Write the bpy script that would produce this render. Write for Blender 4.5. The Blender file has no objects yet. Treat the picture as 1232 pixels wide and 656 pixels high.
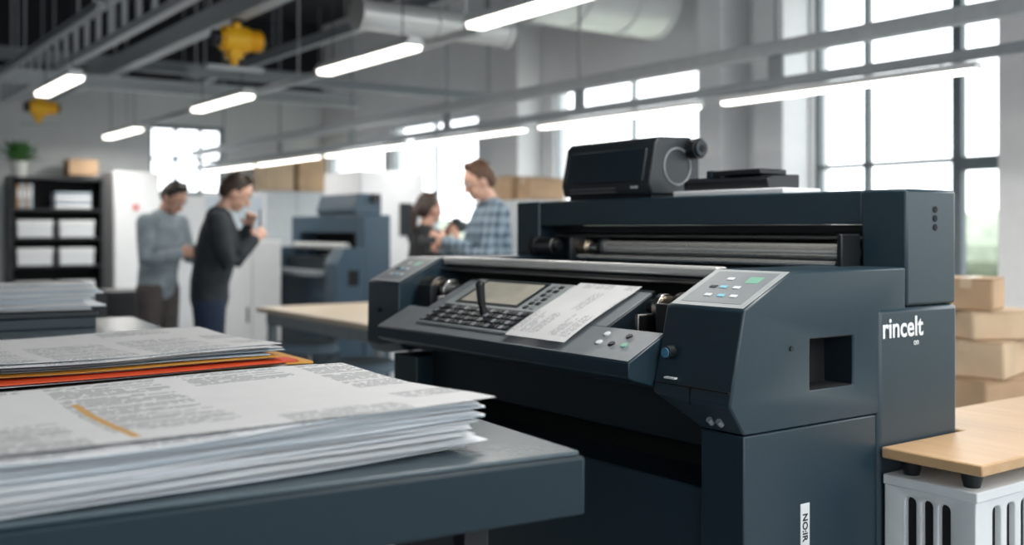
import bpy, bmesh, math, random
from mathutils import Vector, Matrix, Euler
random.seed(7)
scene=bpy.context.scene
COL=scene.collection
R=math.radians
# ------------------------------------------------------------------ materials
def mat(name,col,rough=.5,metal=0.,var=.06,scale=18.,emit=0.,bump=0.,spec=None):
    m=bpy.data.materials.new(name); m.use_nodes=True
    nt=m.node_tree; b=nt.nodes['Principled BSDF']
    tc=nt.nodes.new('ShaderNodeTexCoord'); n=nt.nodes.new('ShaderNodeTexNoise')
    n.inputs['Scale'].default_value=scale; n.inputs['Detail'].default_value=3
    nt.links.new(tc.outputs['Object'],n.inputs['Vector'])
    r=nt.nodes.new('ShaderNodeValToRGB')
    c=Vector(col)
    r.color_ramp.elements[0].position=.3; r.color_ramp.elements[1].position=.7
    r.color_ramp.elements[0].color=(*(c*(1-var)),1); r.color_ramp.elements[1].color=(*[min(1,x) for x in c*(1+var)],1)
    nt.links.new(n.outputs['Fac'],r.inputs['Fac']); nt.links.new(r.outputs['Color'],b.inputs['Base Color'])
    b.inputs['Roughness'].default_value=rough; b.inputs['Metallic'].default_value=metal
    if spec is not None: b.inputs['Specular IOR Level'].default_value=spec
    if emit>0:
        nt.links.new(r.outputs['Color'],b.inputs['Emission Color']); b.inputs['Emission Strength'].default_value=emit
    if bump>0:
        bp=nt.nodes.new('ShaderNodeBump'); bp.inputs['Strength'].default_value=bump; bp.inputs['Distance'].default_value=.01
        nt.links.new(n.outputs['Fac'],bp.inputs['Height']); nt.links.new(bp.outputs['Normal'],b.inputs['Normal'])
    return m
def mnode(nt,op,a,b=None,c=None):
    n=nt.nodes.new('ShaderNodeMath'); n.operation=op
    for i,v in enumerate((a,b,c)):
        if v is None: continue
        if isinstance(v,(int,float)): n.inputs[i].default_value=v
        else: nt.links.new(v,n.inputs[i])
    return n.outputs[0]
def printed(name,base=(.90,.91,.92),ink=(.35,.37,.4),rows=62.,colw=.2,orange=None,seed=0.,dens=.40,blank=.35,wf=170.,par=9.):
    """paper with greeked paragraphs, bars and headings"""
    m=mat(name,base,.75,var=.02); nt=m.node_tree; b=nt.nodes['Principled BSDF']
    basec=b.inputs['Base Color'].links[0].from_socket
    tc=nt.nodes.new('ShaderNodeTexCoord'); sp=nt.nodes.new('ShaderNodeSeparateXYZ'); nt.links.new(tc.outputs['Object'],sp.inputs[0])
    X,Y=sp.outputs[0],sp.outputs[1]
    yr=mnode(nt,'MULTIPLY',mnode(nt,'ADD',Y,5),rows); fr=mnode(nt,'FRACT',yr); row=mnode(nt,'FLOOR',yr)
    line=mnode(nt,'LESS_THAN',fr,.5)
    cx=mnode(nt,'MULTIPLY',mnode(nt,'ADD',X,10),1/colw); cf=mnode(nt,'FRACT',cx)
    wr=nt.nodes.new('ShaderNodeTexWhiteNoise'); wr.noise_dimensions='1D'; nt.links.new(row,wr.inputs['W'])
    rag=mnode(nt,'MULTIPLY_ADD',mnode(nt,'POWER',wr.outputs['Value'],4.),-.5,.93)
    col=mnode(nt,'MULTIPLY',mnode(nt,'GREATER_THAN',cf,.1),mnode(nt,'LESS_THAN',cf,rag))
    cb=nt.nodes.new('ShaderNodeCombineXYZ'); nt.links.new(mnode(nt,'MULTIPLY',X,wf),cb.inputs[0]); nt.links.new(mnode(nt,'MULTIPLY',row,7.3),cb.inputs[1]); cb.inputs[2].default_value=seed
    n=nt.nodes.new('ShaderNodeTexNoise'); n.inputs['Scale'].default_value=1.; n.inputs['Detail'].default_value=0; nt.links.new(cb.outputs[0],n.inputs['Vector'])
    words=mnode(nt,'GREATER_THAN',n.outputs['Fac'],dens)
    cb2=nt.nodes.new('ShaderNodeCombineXYZ'); nt.links.new(mnode(nt,'FLOOR',cx),cb2.inputs[0]); nt.links.new(mnode(nt,'FLOOR',mnode(nt,'MULTIPLY',yr,1./par)),cb2.inputs[1]); cb2.inputs[2].default_value=seed
    wn=nt.nodes.new('ShaderNodeTexWhiteNoise'); nt.links.new(cb2.outputs[0],wn.inputs['Vector'])
    pf=mnode(nt,'FRACT',mnode(nt,'MULTIPLY',yr,1./par))
    blk=mnode(nt,'MULTIPLY',mnode(nt,'GREATER_THAN',wn.outputs['Value'],blank),mnode(nt,'LESS_THAN',pf,.84))
    mask=mnode(nt,'MULTIPLY',mnode(nt,'MULTIPLY',line,col),mnode(nt,'MULTIPLY',words,blk))
    mix=nt.nodes.new('ShaderNodeMix'); mix.data_type='RGBA'
    nt.links.new(mask,mix.inputs['Factor']); nt.links.new(basec,mix.inputs['A']); mix.inputs['B'].default_value=(*ink,1)
    out=mix.outputs['Result']
    if orange:
        x0,x1,y0,y1=orange
        o=mnode(nt,'MULTIPLY',mnode(nt,'MULTIPLY',mnode(nt,'GREATER_THAN',X,x0),mnode(nt,'LESS_THAN',X,x1)),mnode(nt,'MULTIPLY',mnode(nt,'GREATER_THAN',Y,y0),mnode(nt,'LESS_THAN',Y,y1)))
        m2=nt.nodes.new('ShaderNodeMix'); m2.data_type='RGBA'; nt.links.new(o,m2.inputs['Factor']); nt.links.new(out,m2.inputs['A']); m2.inputs['B'].default_value=(.78,.46,.16,1); out=m2.outputs['Result']
    nt.links.new(out,b.inputs['Base Color'])
    return m
def plaid(name):
    m=mat(name,(.30,.36,.42),.8); nt=m.node_tree; b=nt.nodes['Principled BSDF']
    tc=nt.nodes.new('ShaderNodeTexCoord'); sp=nt.nodes.new('ShaderNodeSeparateXYZ'); nt.links.new(tc.outputs['Object'],sp.inputs[0])
    def band(s,f,w): return mnode(nt,'LESS_THAN',mnode(nt,'FRACT',mnode(nt,'MULTIPLY',mnode(nt,'ADD',s,5.),f)),w)
    v=mnode(nt,'ADD',band(sp.outputs[2],15,.42),band(mnode(nt,'ADD',sp.outputs[0],sp.outputs[1]),15,.42))
    r=nt.nodes.new('ShaderNodeValToRGB'); r.color_ramp.elements[0].color=(.22,.29,.35,1); r.color_ramp.elements[1].color=(.03,.055,.09,1)
    nt.links.new(mnode(nt,'MULTIPLY',v,.5),r.inputs['Fac']); nt.links.new(r.outputs['Color'],b.inputs['Base Color'])
    return m
def wood(name,c1,c2,sc=(30,2.5,30)):
    m=mat(name,c1,.4); nt=m.node_tree; b=nt.nodes['Principled BSDF']
    tc=nt.nodes.new('ShaderNodeTexCoord'); mp=nt.nodes.new('ShaderNodeMapping'); mp.inputs['Scale'].default_value=sc
    nt.links.new(tc.outputs['Object'],mp.inputs[0]); n=nt.nodes.new('ShaderNodeTexNoise'); n.inputs['Scale'].default_value=1.; n.inputs['Detail'].default_value=5
    nt.links.new(mp.outputs[0],n.inputs['Vector']); r=nt.nodes.new('ShaderNodeValToRGB')
    r.color_ramp.elements[0].position=.3; r.color_ramp.elements[1].position=.75
    r.color_ramp.elements[0].color=(*c1,1); r.color_ramp.elements[1].color=(*c2,1)
    nt.links.new(n.outputs['Fac'],r.inputs['Fac']); nt.links.new(r.outputs['Color'],b.inputs['Base Color'])
    return m
SLATE=mat('slate_enamel',(.015,.034,.049),.36,var=.04,scale=60)
SLATE2=mat('slate_enamel_dark',(.008,.017,.025),.42,var=.04,scale=60)
CHARC=mat('charcoal_case',(.016,.022,.028),.42,var=.04,scale=60)
DESKM=mat('desk_edge_enamel',(.010,.026,.038),.5,var=.04,scale=60,spec=.35)
BLACK=mat('black_plastic',(.006,.009,.012),.45)
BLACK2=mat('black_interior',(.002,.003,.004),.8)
STEEL=mat('brushed_steel',(.72,.72,.70),.25,1.,var=.05,scale=40)
CHROME=mat('chrome_roller',(.82,.82,.80),.18,.8,var=.03,scale=40)
STEELS=mat('satin_silver',(.70,.71,.70),.3,.35,var=.03,scale=40)
STEELD=mat('dark_steel',(.22,.22,.22),.35,1.)
BRASS=mat('warm_metal',(.45,.38,.3),.35,1.)
SILVER=mat('silver_plastic',(.26,.29,.31),.4,.1)
SILVERL=mat('light_silver_plastic',(.42,.46,.47),.4,.1)
WHITE=mat('white_paint',(.82,.83,.84),.5,var=.02)
WHITEP=mat('white_plastic',(.72,.75,.77),.45,var=.02)
LETTER=mat('white_lettering',(.8,.84,.86),.6,var=.01)
GREYT=mat('desk_laminate',(.095,.13,.15),.26,var=.03,scale=80)
KEYB=mat('black_keys',(.012,.014,.016),.4)
SCREEN=mat('screen_glass',(.46,.44,.37),.25,emit=.15,var=.12,scale=12)
BLUEL=mat('blue_lens',(.05,.16,.26),.3,emit=.1)
CYANL=mat('cyan_icon',(.20,.5,.62),.3,emit=.25)
GREENL=mat('green_icon',(.22,.48,.36),.3,emit=.1)
PAPER=mat('plain_paper',(.90,.91,.92),.8,var=.02)
PAPERB=mat('bluish_paper_and_edge_shade',(.66,.75,.82),.8,var=.03)
PAPERG=mat('grey_paper_and_edge_shade',(.44,.51,.57),.8,var=.04)
PRINT1=printed('printed_paper_text',base=(.91,.92,.93),ink=(.34,.36,.38),orange=(-.565,-.552,.03,.40),rows=88,colw=.235,par=8,blank=.3,wf=100,dens=.38)
PRINT2=printed('printed_paper_columns',base=(.91,.92,.93),ink=(.44,.46,.48),seed=3.,rows=90,colw=.23,blank=.4,wf=110)
PRINT3=printed('printed_paper_form',base=(.80,.81,.82),ink=(.42,.44,.46),rows=120,colw=.11,seed=8.,dens=.42,wf=220,par=5,blank=.25)
ORANGE=mat('orange_red_folder',(.80,.10,.03),.6)
YELLOW=mat('yellow_card',(.85,.42,.06),.6)
YEL=mat('yellow_enamel',(1.,.52,.015),.4,var=.05,scale=6)
CARD=mat('cardboard',(.46,.31,.19),.85,var=.12,scale=5)
CARD2=mat('kraft_cardboard_light',(.58,.43,.29),.85,var=.12,scale=5)
TAPE=mat('packing_tape',(.55,.42,.29),.35)
BEECH=wood('beech_wood',(.52,.33,.17),(.60,.40,.22))
BIRCH=wood('birch_top',(.55,.45,.33),(.68,.58,.45))
CONC=mat('wall_plaster',(.82,.83,.84),.8,var=.03,scale=3)
CONCB=mat('back_wall_plaster',(.72,.74,.75),.8,var=.04,scale=3)
CONCG=mat('grey_wall_paint',(.62,.65,.67),.8,var=.04,scale=3)
FLOORM=mat('polished_concrete',(.38,.41,.43),.32,var=.10,scale=2.5)
CEILM=mat('dark_ceiling',(.013,.014,.017),.9,var=.2,scale=4)
BEAMM=mat('grey_beam_paint',(.25,.28,.30),.5)
BEAML=mat('light_beam_paint',(.46,.49,.51),.5)
DUCTM=mat('duct_metal',(.80,.81,.81),.32,.35,var=.03,scale=5)
FRAMEM=mat('window_frame_grey',(.14,.17,.19),.5)
FRAMEL=mat('window_frame_light',(.50,.54,.57),.5)
GLOW=mat('lamp_diffuser',(1,.95,.86),.5,emit=5.,var=.0)
LAMPH=mat('lamp_housing_white',(.7,.72,.73),.4)
GREYBLUE=mat('greyblue_enamel',(.045,.082,.118),.45)
BLUEPL=mat('blue_plastic',(.07,.22,.42),.45)
SEATM=mat('seat_greyblue',(.14,.20,.26),.7)
SKIN=mat('skin',(.52,.29,.21),.55,var=.05); SKIN2=mat('skin_light',(.60,.36,.27),.55,var=.05)
HAIRB=mat('hair_black',(.014,.011,.010),.6); HAIRBR=mat('hair_brown',(.09,.042,.022),.6,var=.3,scale=80); HAIRDB=mat('hair_dark_brown',(.035,.020,.013),.6)
SWEATG=mat('grey_blue_sweater',(.24,.29,.32),.9,var=.25,scale=9,bump=.6); SWEATD=mat('charcoal_sweater',(.022,.030,.038),.9,var=.3,scale=9,bump=.6)
PANTB=mat('brown_grey_trousers',(.07,.06,.06),.85,var=.2,scale=9); JEANS=mat('dark_jeans',(.012,.025,.055),.85,var=.2,scale=60)
TOPBLK=mat('black_top',(.010,.011,.014),.85); SHOE=mat('shoe_leather',(.02,.018,.017),.5); PLAID=plaid('plaid_shirt'); CHINO=mat('grey_chinos',(.12,.13,.15),.85)
EYEM=mat('eye',(.03,.02,.02),.3); LIP=mat('lips',(.40,.16,.13),.5)
LEAF=mat('leaf_green',(.07,.22,.05),.5,var=.3,scale=30); POT=mat('white_pot',(.75,.75,.72),.4)
LAWN=mat('lawn',(.30,.32,.25),.9,var=.15,scale=1.5); HEDGE=mat('hedge_green',(.29,.33,.26),.9,var=.2,scale=3)
REDM=mat('red_sticker',(.7,.08,.06),.5)
# ------------------------------------------------------------------ helpers
def link(o,parent=None):
    COL.objects.link(o)
    if parent is not None: o.parent=parent
    return o
def tag(o,label,cat,group=None,kind=None):
    o['label']=label; o['category']=cat
    if group: o['group']=group
    if kind: o['kind']=kind
    return o
def empty(name,loc,rz=0,label='',cat='',group=None):
    e=bpy.data.objects.new(name,None); e.empty_display_size=.1; e.location=loc; e.rotation_euler=(0,0,rz); link(e)
    return tag(e,label,cat,group)
def bake(o):
    bpy.context.view_layer.update()
    dg=bpy.context.evaluated_depsgraph_get(); ev=o.evaluated_get(dg)
    me=bpy.data.meshes.new_from_object(ev,depsgraph=dg); old=o.data
    o.modifiers.clear(); o.data=me
    bpy.data.meshes.remove(old)
    return o
class MB:
    def __init__(s): s.bm=bmesh.new(); s.mats=[]
    def mi(s,m):
        if m not in s.mats: s.mats.append(m)
        return s.mats.index(m)
    def _set(s,faces,m):
        i=s.mi(m)
        for f in faces: f.material_index=i
    def loft(s,rings,m,cap=True):
        vr=[[s.bm.verts.new(p) for p in r] for r in rings]; fs=[]
        for a,b in zip(vr[:-1],vr[1:]):
            k=len(a)
            for i in range(k): fs.append(s.bm.faces.new((a[i],a[(i+1)%k],b[(i+1)%k],b[i])))
        if cap: fs.append(s.bm.faces.new(vr[0][::-1])); fs.append(s.bm.faces.new(vr[-1]))
        s._set(fs,m); return s
    def box(s,x0,x1,y0,y1,z0,z1,m):
        return s.loft([[(x0,y0,z),(x1,y0,z),(x1,y1,z),(x0,y1,z)] for z in (z0,z1)],m)
    def prism(s,poly,lo,hi,m,axis='y'):
        f={'y':lambda p,q:(p[0],q,p[1]),'x':lambda p,q:(q,p[0],p[1]),'z':lambda p,q:(p[0],p[1],q)}[axis]
        return s.loft([[f(p,q) for p in poly] for q in (lo,hi)],m)
    def cyl(s,p1,p2,r,m,r2=None,seg=20):
        p1=Vector(p1);p2=Vector(p2); r2=r if r2 is None else r2
        t=(p2-p1).normalized(); a=t.orthogonal().normalized(); b=t.cross(a)
        return s.loft([[p+(a*math.cos(2*math.pi*i/seg)+b*math.sin(2*math.pi*i/seg))*rr for i in range(seg)] for p,rr in ((p1,r),(p2,r2))],m)
    def sph(s,c,r,m,M=None,u=16,v=10):
        if not hasattr(r,'__len__'): r=(r,r,r)
        X=Matrix.Translation(c)@Matrix.Diagonal((*r,1))
        if M is not None: X=M@X
        g=bmesh.ops.create_uvsphere(s.bm,u_segments=u,v_segments=v,radius=1,matrix=X)
        s._set({f for vv in g['verts'] for f in vv.link_faces},m); return s
    def tube(s,pts,rad,side,m,seg=14):
        pts=[Vector(p) for p in pts]; n=len(pts)
        rad=[(r,r) if not hasattr(r,'__len__') else r for r in rad]
        rings=[]
        def ring(c,t,rs,rn):
            sd=(Vector(side)-Vector(side).dot(t)*t)
            sd=sd.normalized() if sd.length>1e-4 else t.orthogonal().normalized()
            nn=t.cross(sd)
            return [c+sd*math.cos(2*math.pi*i/seg)*rs+nn*math.sin(2*math.pi*i/seg)*rn for i in range(seg)]
        for i in range(n):
            t=(pts[min(i+1,n-1)]-pts[max(i-1,0)]).normalized(); r=rad[i]; e=min(r)
            if i==0:
                for k in (80,50,25): rings.append(ring(pts[0]-t*e*math.sin(R(k)),t,r[0]*math.cos(R(k)),r[1]*math.cos(R(k))))
            rings.append(ring(pts[i],t,*r))
            if i==n-1:
                for k in (25,50,80): rings.append(ring(pts[i]+t*e*math.sin(R(k)),t,r[0]*math.cos(R(k)),r[1]*math.cos(R(k))))
        return s.loft(rings,m)
    def done(s,name,parent=None,bevel=0,smooth=True,label=None,M=None,seg=2):
        if M is not None: bmesh.ops.transform(s.bm,matrix=M,verts=s.bm.verts)
        bmesh.ops.recalc_face_normals(s.bm,faces=s.bm.faces)
        me=bpy.data.meshes.new(name); s.bm.to_mesh(me); s.bm.free()
        for m in s.mats: me.materials.append(m)
        if smooth:
            for p in me.polygons: p.use_smooth=True
            me.set_sharp_from_angle(angle=R(35))
        o=bpy.data.objects.new(name,me); link(o,parent)
        if bevel:
            b=o.modifiers.new('bevel','BEVEL'); b.width=bevel; b.segments=seg; b.limit_method='ANGLE'; b.angle_limit=R(30)
        if label: o['label']=label
        return o
def pbox(name,par,x0,x1,y0,y1,z0,z1,m,bevel=.003,label=None): return MB().box(x0,x1,y0,y1,z0,z1,m).done(name,par,bevel,label=label)
def pcyl(name,par,p1,p2,r,m,r2=None,bevel=0,label=None,seg=24): return MB().cyl(p1,p2,r,m,r2,seg).done(name,par,bevel,label=label)
def lettering(txt,par,size,m,loc,rot,bold=.0,name='lettering',sx=1.,align='LEFT'):
    c=bpy.data.curves.new(name,'FONT'); c.body=txt; c.size=size; c.extrude=.0006; c.offset=bold; c.align_x=align
    t=bpy.data.objects.new(name,c); COL.objects.link(t); bpy.context.view_layer.update()
    dg=bpy.context.evaluated_depsgraph_get(); me=bpy.data.meshes.new_from_object(t.evaluated_get(dg),depsgraph=dg)
    bpy.data.objects.remove(t); me.materials.clear(); me.materials.append(m)
    o=bpy.data.objects.new(name,me); o.location=loc; o.rotation_euler=rot; o.scale=(sx,1,1); link(o,par); return o
AB=math.atan2(.574,.819)
def W(b,a,z=0): return Vector((.819*b-.574*a,.574*b+.819*a,z))
# ------------------------------------------------------------------ camera, world
cam=bpy.data.cameras.new('camera'); co=bpy.data.objects.new('camera',cam); COL.objects.link(co)
co.location=(0,0,1.38); co.rotation_euler=(R(90),0,0); cam.sensor_width=36; cam.lens=1278/1232*36; cam.shift_y=-51/1232
cam.dof.use_dof=True; cam.dof.focus_distance=2.3; cam.dof.aperture_fstop=2.0; cam.clip_end=200
scene.camera=co
scene.view_settings.view_transform='Standard'
w=bpy.data.worlds.new('world'); scene.world=w; w.use_nodes=True
bg=w.node_tree.nodes['Background']; bg.inputs[0].default_value=(.93,.97,1,1); bg.inputs[1].default_value=3.6
# ------------------------------------------------------------------ room
def struct(o,label): o['kind']='structure'; o['label']=label; o['category']='structure'; return o
def broom(mb,name,label,bevel=0):
    o=mb.done(name,None,bevel,smooth=False); o.rotation_euler=(0,0,AB); return struct(o,label)
broom(MB().box(-5,6.7,-2.5,14.2,-.1,0,FLOORM),'floor','smooth grey polished concrete workshop floor')
broom(MB().box(-5,6.7,-2.5,14.2,4.3,4.4,CEILM),'ceiling','dark painted industrial ceiling deck')
broom(MB().box(-5.2,-5,-2.5,14.2,0,4.3,CONC),'wall_left_light_block','unseen light plastered side wall added to block fill light')  # unseen wall, added to keep fill light out from the left
# unseen wall added behind the camera to cut frontal fill, with high windows
fw_=MB(); fw_.box(-5,6.7,-2.7,-2.5,0,1.6,CONC).box(-5,6.7,-2.7,-2.5,3.6,4.3,CONC)
for q in (-5,-1.3,2.5,6.3): fw_.box(q,q+.4,-2.7,-2.5,1.6,3.6,CONC)
broom(fw_,'wall_front_light_block','unseen light plastered wall with high windows, added to cut frontal fill light')
wb=MB()
BW=(4.07,5.06,1.84,2.77)
wb.box(-5,BW[0],14,14.2,0,3.25,CONCB).box(BW[1],6.7,14,14.2,0,3.25,CONCB).box(BW[0],BW[1],14,14.2,0,BW[2],CONCB).box(BW[0],BW[1],14,14.2,BW[3],3.25,CONCB).box(-5,6.7,14,14.2,3.25,4.3,CEILM)
broom(wb,'wall_back','light grey painted back wall with dark band under the ceiling')
wins=[(-1.9,-.1,.3,(-1.,),3.3),(.3,3.3,.3,(1.3,2.3),3.3),(3.68,5.30,.3,(4.13,4.85),3.3),(6.30,8.55,.9,(7.4,),2.85),(9.95,11.95,.9,(10.95,),2.70),(12.15,13.8,.9,(),2.6)]  # first two windows lie out of view, added to let light in
wr=MB(); prev=-2.5
for a0,a1,s,_,HD in wins:
    wr.box(6.5,6.7,prev,a0,0,4.3,CONC).box(6.5,6.7,a0,a1,0,s,CONC).box(6.5,6.7,a0,a1,HD,4.3,CONCG if HD>3 else CONC); prev=a1
wr.box(6.5,6.7,prev,14.2,0,4.3,CONC)
broom(wr,'wall_right','light plastered wall pierced by tall windows')
for i,(a0,a1,s,mu,HD) in enumerate(wins):
    FM=FRAMEM if i<3 else FRAMEL
    f=MB(); f.box(6.54,6.6,a0,a0+.03,s,HD,FM).box(6.54,6.6,a1-.03,a1,s,HD,FM).box(6.54,6.6,a0,a1,s,s+.05,FM).box(6.54,6.6,a0,a1,HD-.04,HD,FM)
    for q in mu:
        k=.035 if i==2 and q<4.5 else .017
        f.box(6.54,6.6,q-k,q+k,s,HD,FM)
    if i<3: f.box(6.545,6.595,a0,a1,1.84,1.87,FM)
    if i==2: f.box(6.54,6.6,a0,4.13,1.78,1.86,FM)
    broom(f,'window_%d'%(i+1),'tall grey-framed factory window with bright daylight')
f=MB(); b0,b1,z0,z1=BW
f.box(b0,b1,14.05,14.1,z0,z0+.06,FRAMEM).box(b0,b1,14.05,14.1,z1-.06,z1,FRAMEM)
for q in (b0,b0+.33,b0+.66,b1-.05): f.box(q,q+.04,14.05,14.1,z0,z1,FRAMEM)
f.box(b0,b1,14.05,14.1,2.3,2.34,FRAMEM)
broom(f,'window_7','small grey-framed window in the back wall')
for i,(a0,a1) in enumerate([(3.36,3.64),(5.33,5.62),(5.95,6.22),(8.75,9.2)]):
    broom(MB().box(6.2,6.5,a0,a1,0,4.3,WHITE),'trim_%d'%(i+1),'white painted structural pier beside the windows',.01)
# outside
o=MB().box(7,45,-20,45,-.3,-.1,LAWN).done('lawn'); o.rotation_euler=(0,0,AB); tag(o,'pale green lawn outside the windows','lawn',kind='stuff')
hb=MB()
for i in range(110):
    rz=random.uniform(.7,1.05); hb.sph((random.uniform(24,30),-14+i*.55,rz-.09),(1.6,1.3,rz),HEDGE,u=10,v=7)
o=hb.done('hedge'); o.rotation_euler=(0,0,AB); tag(o,'pale green row of shrubs outside the windows','hedge',kind='stuff')
# ------------------------------------------------------------------ ceiling steel, ducts, lamps
def ibeam(name,axis,pos,lo,hi,z,h,wd,m,label):
    mid=(lo+hi)/2; L=(hi-lo)/2
    loc=W(pos,mid,z) if axis=='a' else W(mid,pos,z)
    mb=MB(); t=.016
    if axis=='a':
        mb.box(-wd/2,wd/2,-L,L,h/2-t,h/2,m).box(-wd/2,wd/2,-L,L,-h/2,-h/2+t,m).box(-t/2,t/2,-L,L,-h/2+t,h/2-t,m)
    else:
        mb.box(-L,L,-wd/2,wd/2,h/2-t,h/2,m).box(-L,L,-wd/2,wd/2,-h/2,-h/2+t,m).box(-L,L,-t/2,t/2,-h/2+t,h/2-t,m)
    for k in range(int(L*2/2.4)+1):
        q=-L+.15+k*(2*L-.3)/max(1,int(L*2/2.4))
        p=(0,q) if axis=='a' else (q,0)
        mb.cyl((p[0],p[1],h/2),(p[0],p[1],4.3-z),.008,m,seg=8)
    o=mb.done(name,None); o.location=loc; o.rotation_euler=(0,0,AB); return tag(o,label,'beam')
ibeam('steel_beam','a',2.85,2.5,13.9,3.02,.16,.12,BEAML,'light grey steel beam hung under the dark ceiling')
ibeam('steel_beam','b',10.9,-1.5,5.5,2.84,.13,.1,BEAML,'grey cross beam spanning the hall')
ibeam('steel_beam','b',8.9,2.9,6.1,2.72,.08,.07,BEAMM,'slim grey cross rail below the ceiling')
ibeam('steel_beam','a',4.3,4.5,13.5,3.2,.10,.08,BEAMM,'grey steel rail running toward the back wall')
ibeam('steel_beam','b',12.9,-1.0,6.1,3.35,.14,.1,BEAMM,'grey cross beam near the back wall')
ibeam('steel_beam','a',1.6,6.5,13.9,2.70,.05,.05,BEAMM,'thin grey rail running toward the back wall')
ibeam('steel_beam','a',3.6,5.5,13.5,2.62,.05,.05,BEAML,'thin grey rail running toward the back wall')
# ladder truss
tr=MB(); L=5.2
for z in (-.17,.17): tr.box(-.04,.04,-L,L,z-.03,z+.03,BEAML)
for k in range(27):
    y=-L+k*2*L/26; tr.box(-.02,.02,y-.02,y+.02,-.15,.15,BEAML)
for k in range(4): tr.cyl((0,-L+.3+k*3.2,.17),(0,-L+.3+k*3.2,4.3-3.1),.01,BEAML,seg=8)
o=tr.done('ladder_truss'); o.location=W(2.3,8.6,3.1); o.rotation_euler=(0,0,AB); tag(o,'light grey ladder-shaped steel truss under the ceiling','truss')
# lamp carrying double rail by windows
for z,h,wd in ((2.39,.08,.08),(2.20,.05,.06)):
    mb=MB(); L=6.9
    mb.box(-wd/2,wd/2,-L,L,-h/2,h/2,BEAML if z>2.3 else BEAMM)
    for k in range(9):
        y=-L+.4+k*1.75
        if y>L: continue
        if z>2.3: mb.cyl((0,y,0),(0,y,4.3-z),.01,BEAMM,seg=8)
        else: mb.box(-.012,.012,y-.05,y+.05,0,.149,BEAMM)
    o=mb.done('lighting_rail',None,.004); o.location=W(4.6,L+.1,z); o.rotation_euler=(0,0,AB)
    tag(o,'long grey metal lighting rail running past the windows','rail')
def area(loc,rz,sx,sy,power,par=None,col=(1,.97,.93)):
    l=bpy.data.lights.new('lamp_light','AREA'); l.shape='RECTANGLE'; l.size=sx; l.size_y=sy; l.energy=power; l.color=col
    o=bpy.data.objects.new('lamp_light',l); o.location=loc; o.rotation_euler=(0,0,rz); COL.objects.link(o)
    if par: o.parent=par
    return o
def tube_lamp(b,a,z,L,label,wd=.14,ceil=True,power=20,group='ceiling tube lamps'):
    e=empty('linear_lamp',W(b,a,z),AB,label,'lamp',group)
    MB().prism([(-wd/2,0),(wd/2,0),(wd*.28,.035 if not ceil else .05),(-wd*.28,.035 if not ceil else .05)],-L/2,L/2,LAMPH).done('lamp_housing',e,.003)
    MB().prism([(-wd*.42,0),(-wd*.36,-.03 if ceil else -.018),(wd*.36,-.03 if ceil else -.018),(wd*.42,0)],-L/2+.02,L/2-.02,GLOW).done('lamp_diffuser',e,.004,label='glowing white diffuser')
    top=(4.3-z) if ceil else (2.175-z)
    for q in (-L*.38,L*.38): MB().cyl((0,q,.03),(0,q,top),.004,BLACK,seg=6).done('suspension_cable',e)
    area((0,0,-.05),0,wd*.8,L,power,e)
    return e
def bafrom(px,Y): t=(px-616)/1278; return Y*(.819*t+.574),Y*(.819-.574*t)
for px,Y in ((655,5.25),(440,6.95),(266,9.3),(147,12.2)):
    b,a=bafrom(px,Y); tube_lamp(b,a,2.5,1.3,'unseen white linear lamp added to brighten the near area')
for px,Y in ((70,8.2),):
    b,a=bafrom(px,Y); tube_lamp(b,a,2.5,1.2,'unseen white linear lamp added to brighten the near area')
for b,a in ((2.16,1.4),(2.16,-.6)): tube_lamp(b,a,2.8,1.3,'unseen white linear lamp added to brighten the near area',power=30)  # out-of-view lamps, added to brighten the foreground
for a in (1.75,3.6,5.4,7.2,9.0,10.8,12.6):
    tube_lamp(4.6,a,2.13,1.62,'slim linear lamp fixed below the lighting rail, switched on',wd=.075,ceil=False,power=9,group='rail lamps')
# ducts
mb=MB(); mb.cyl((-.75,0,0),(.62,0,0),.34,DUCTM,seg=32)
for q in (-.73,-.3,.2,.6): mb.cyl((q-.015,0,0),(q+.015,0,0),.355,DUCTM,seg=32)
for q in (-.5,.5): mb.cyl((q,0,.3),(q,0,.93),.012,BEAMM,seg=8)
o=mb.done('ventilation_duct'); o.location=W(5.65,6.8,3.37); o.rotation_euler=(0,0,AB); tag(o,'large round silver ventilation duct with ribbed joints','duct')
mb=MB(); mb.cyl((-.6,0,0),(.7,0,0),.11,DUCTM,seg=24)
for q in (-.58,.05,.68): mb.cyl((q-.02,0,0),(q+.02,0,0),.125,DUCTM,seg=24)
for q in (-.4,.5): mb.cyl((q,0,.1),(q,0,1.38),.01,BEAMM,seg=8)
o=mb.done('ventilation_duct'); o.location=W(4.02,6.8,2.92); o.rotation_euler=(0,0,AB); tag(o,'slim round silver ventilation duct hung under the ceiling','duct')
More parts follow.
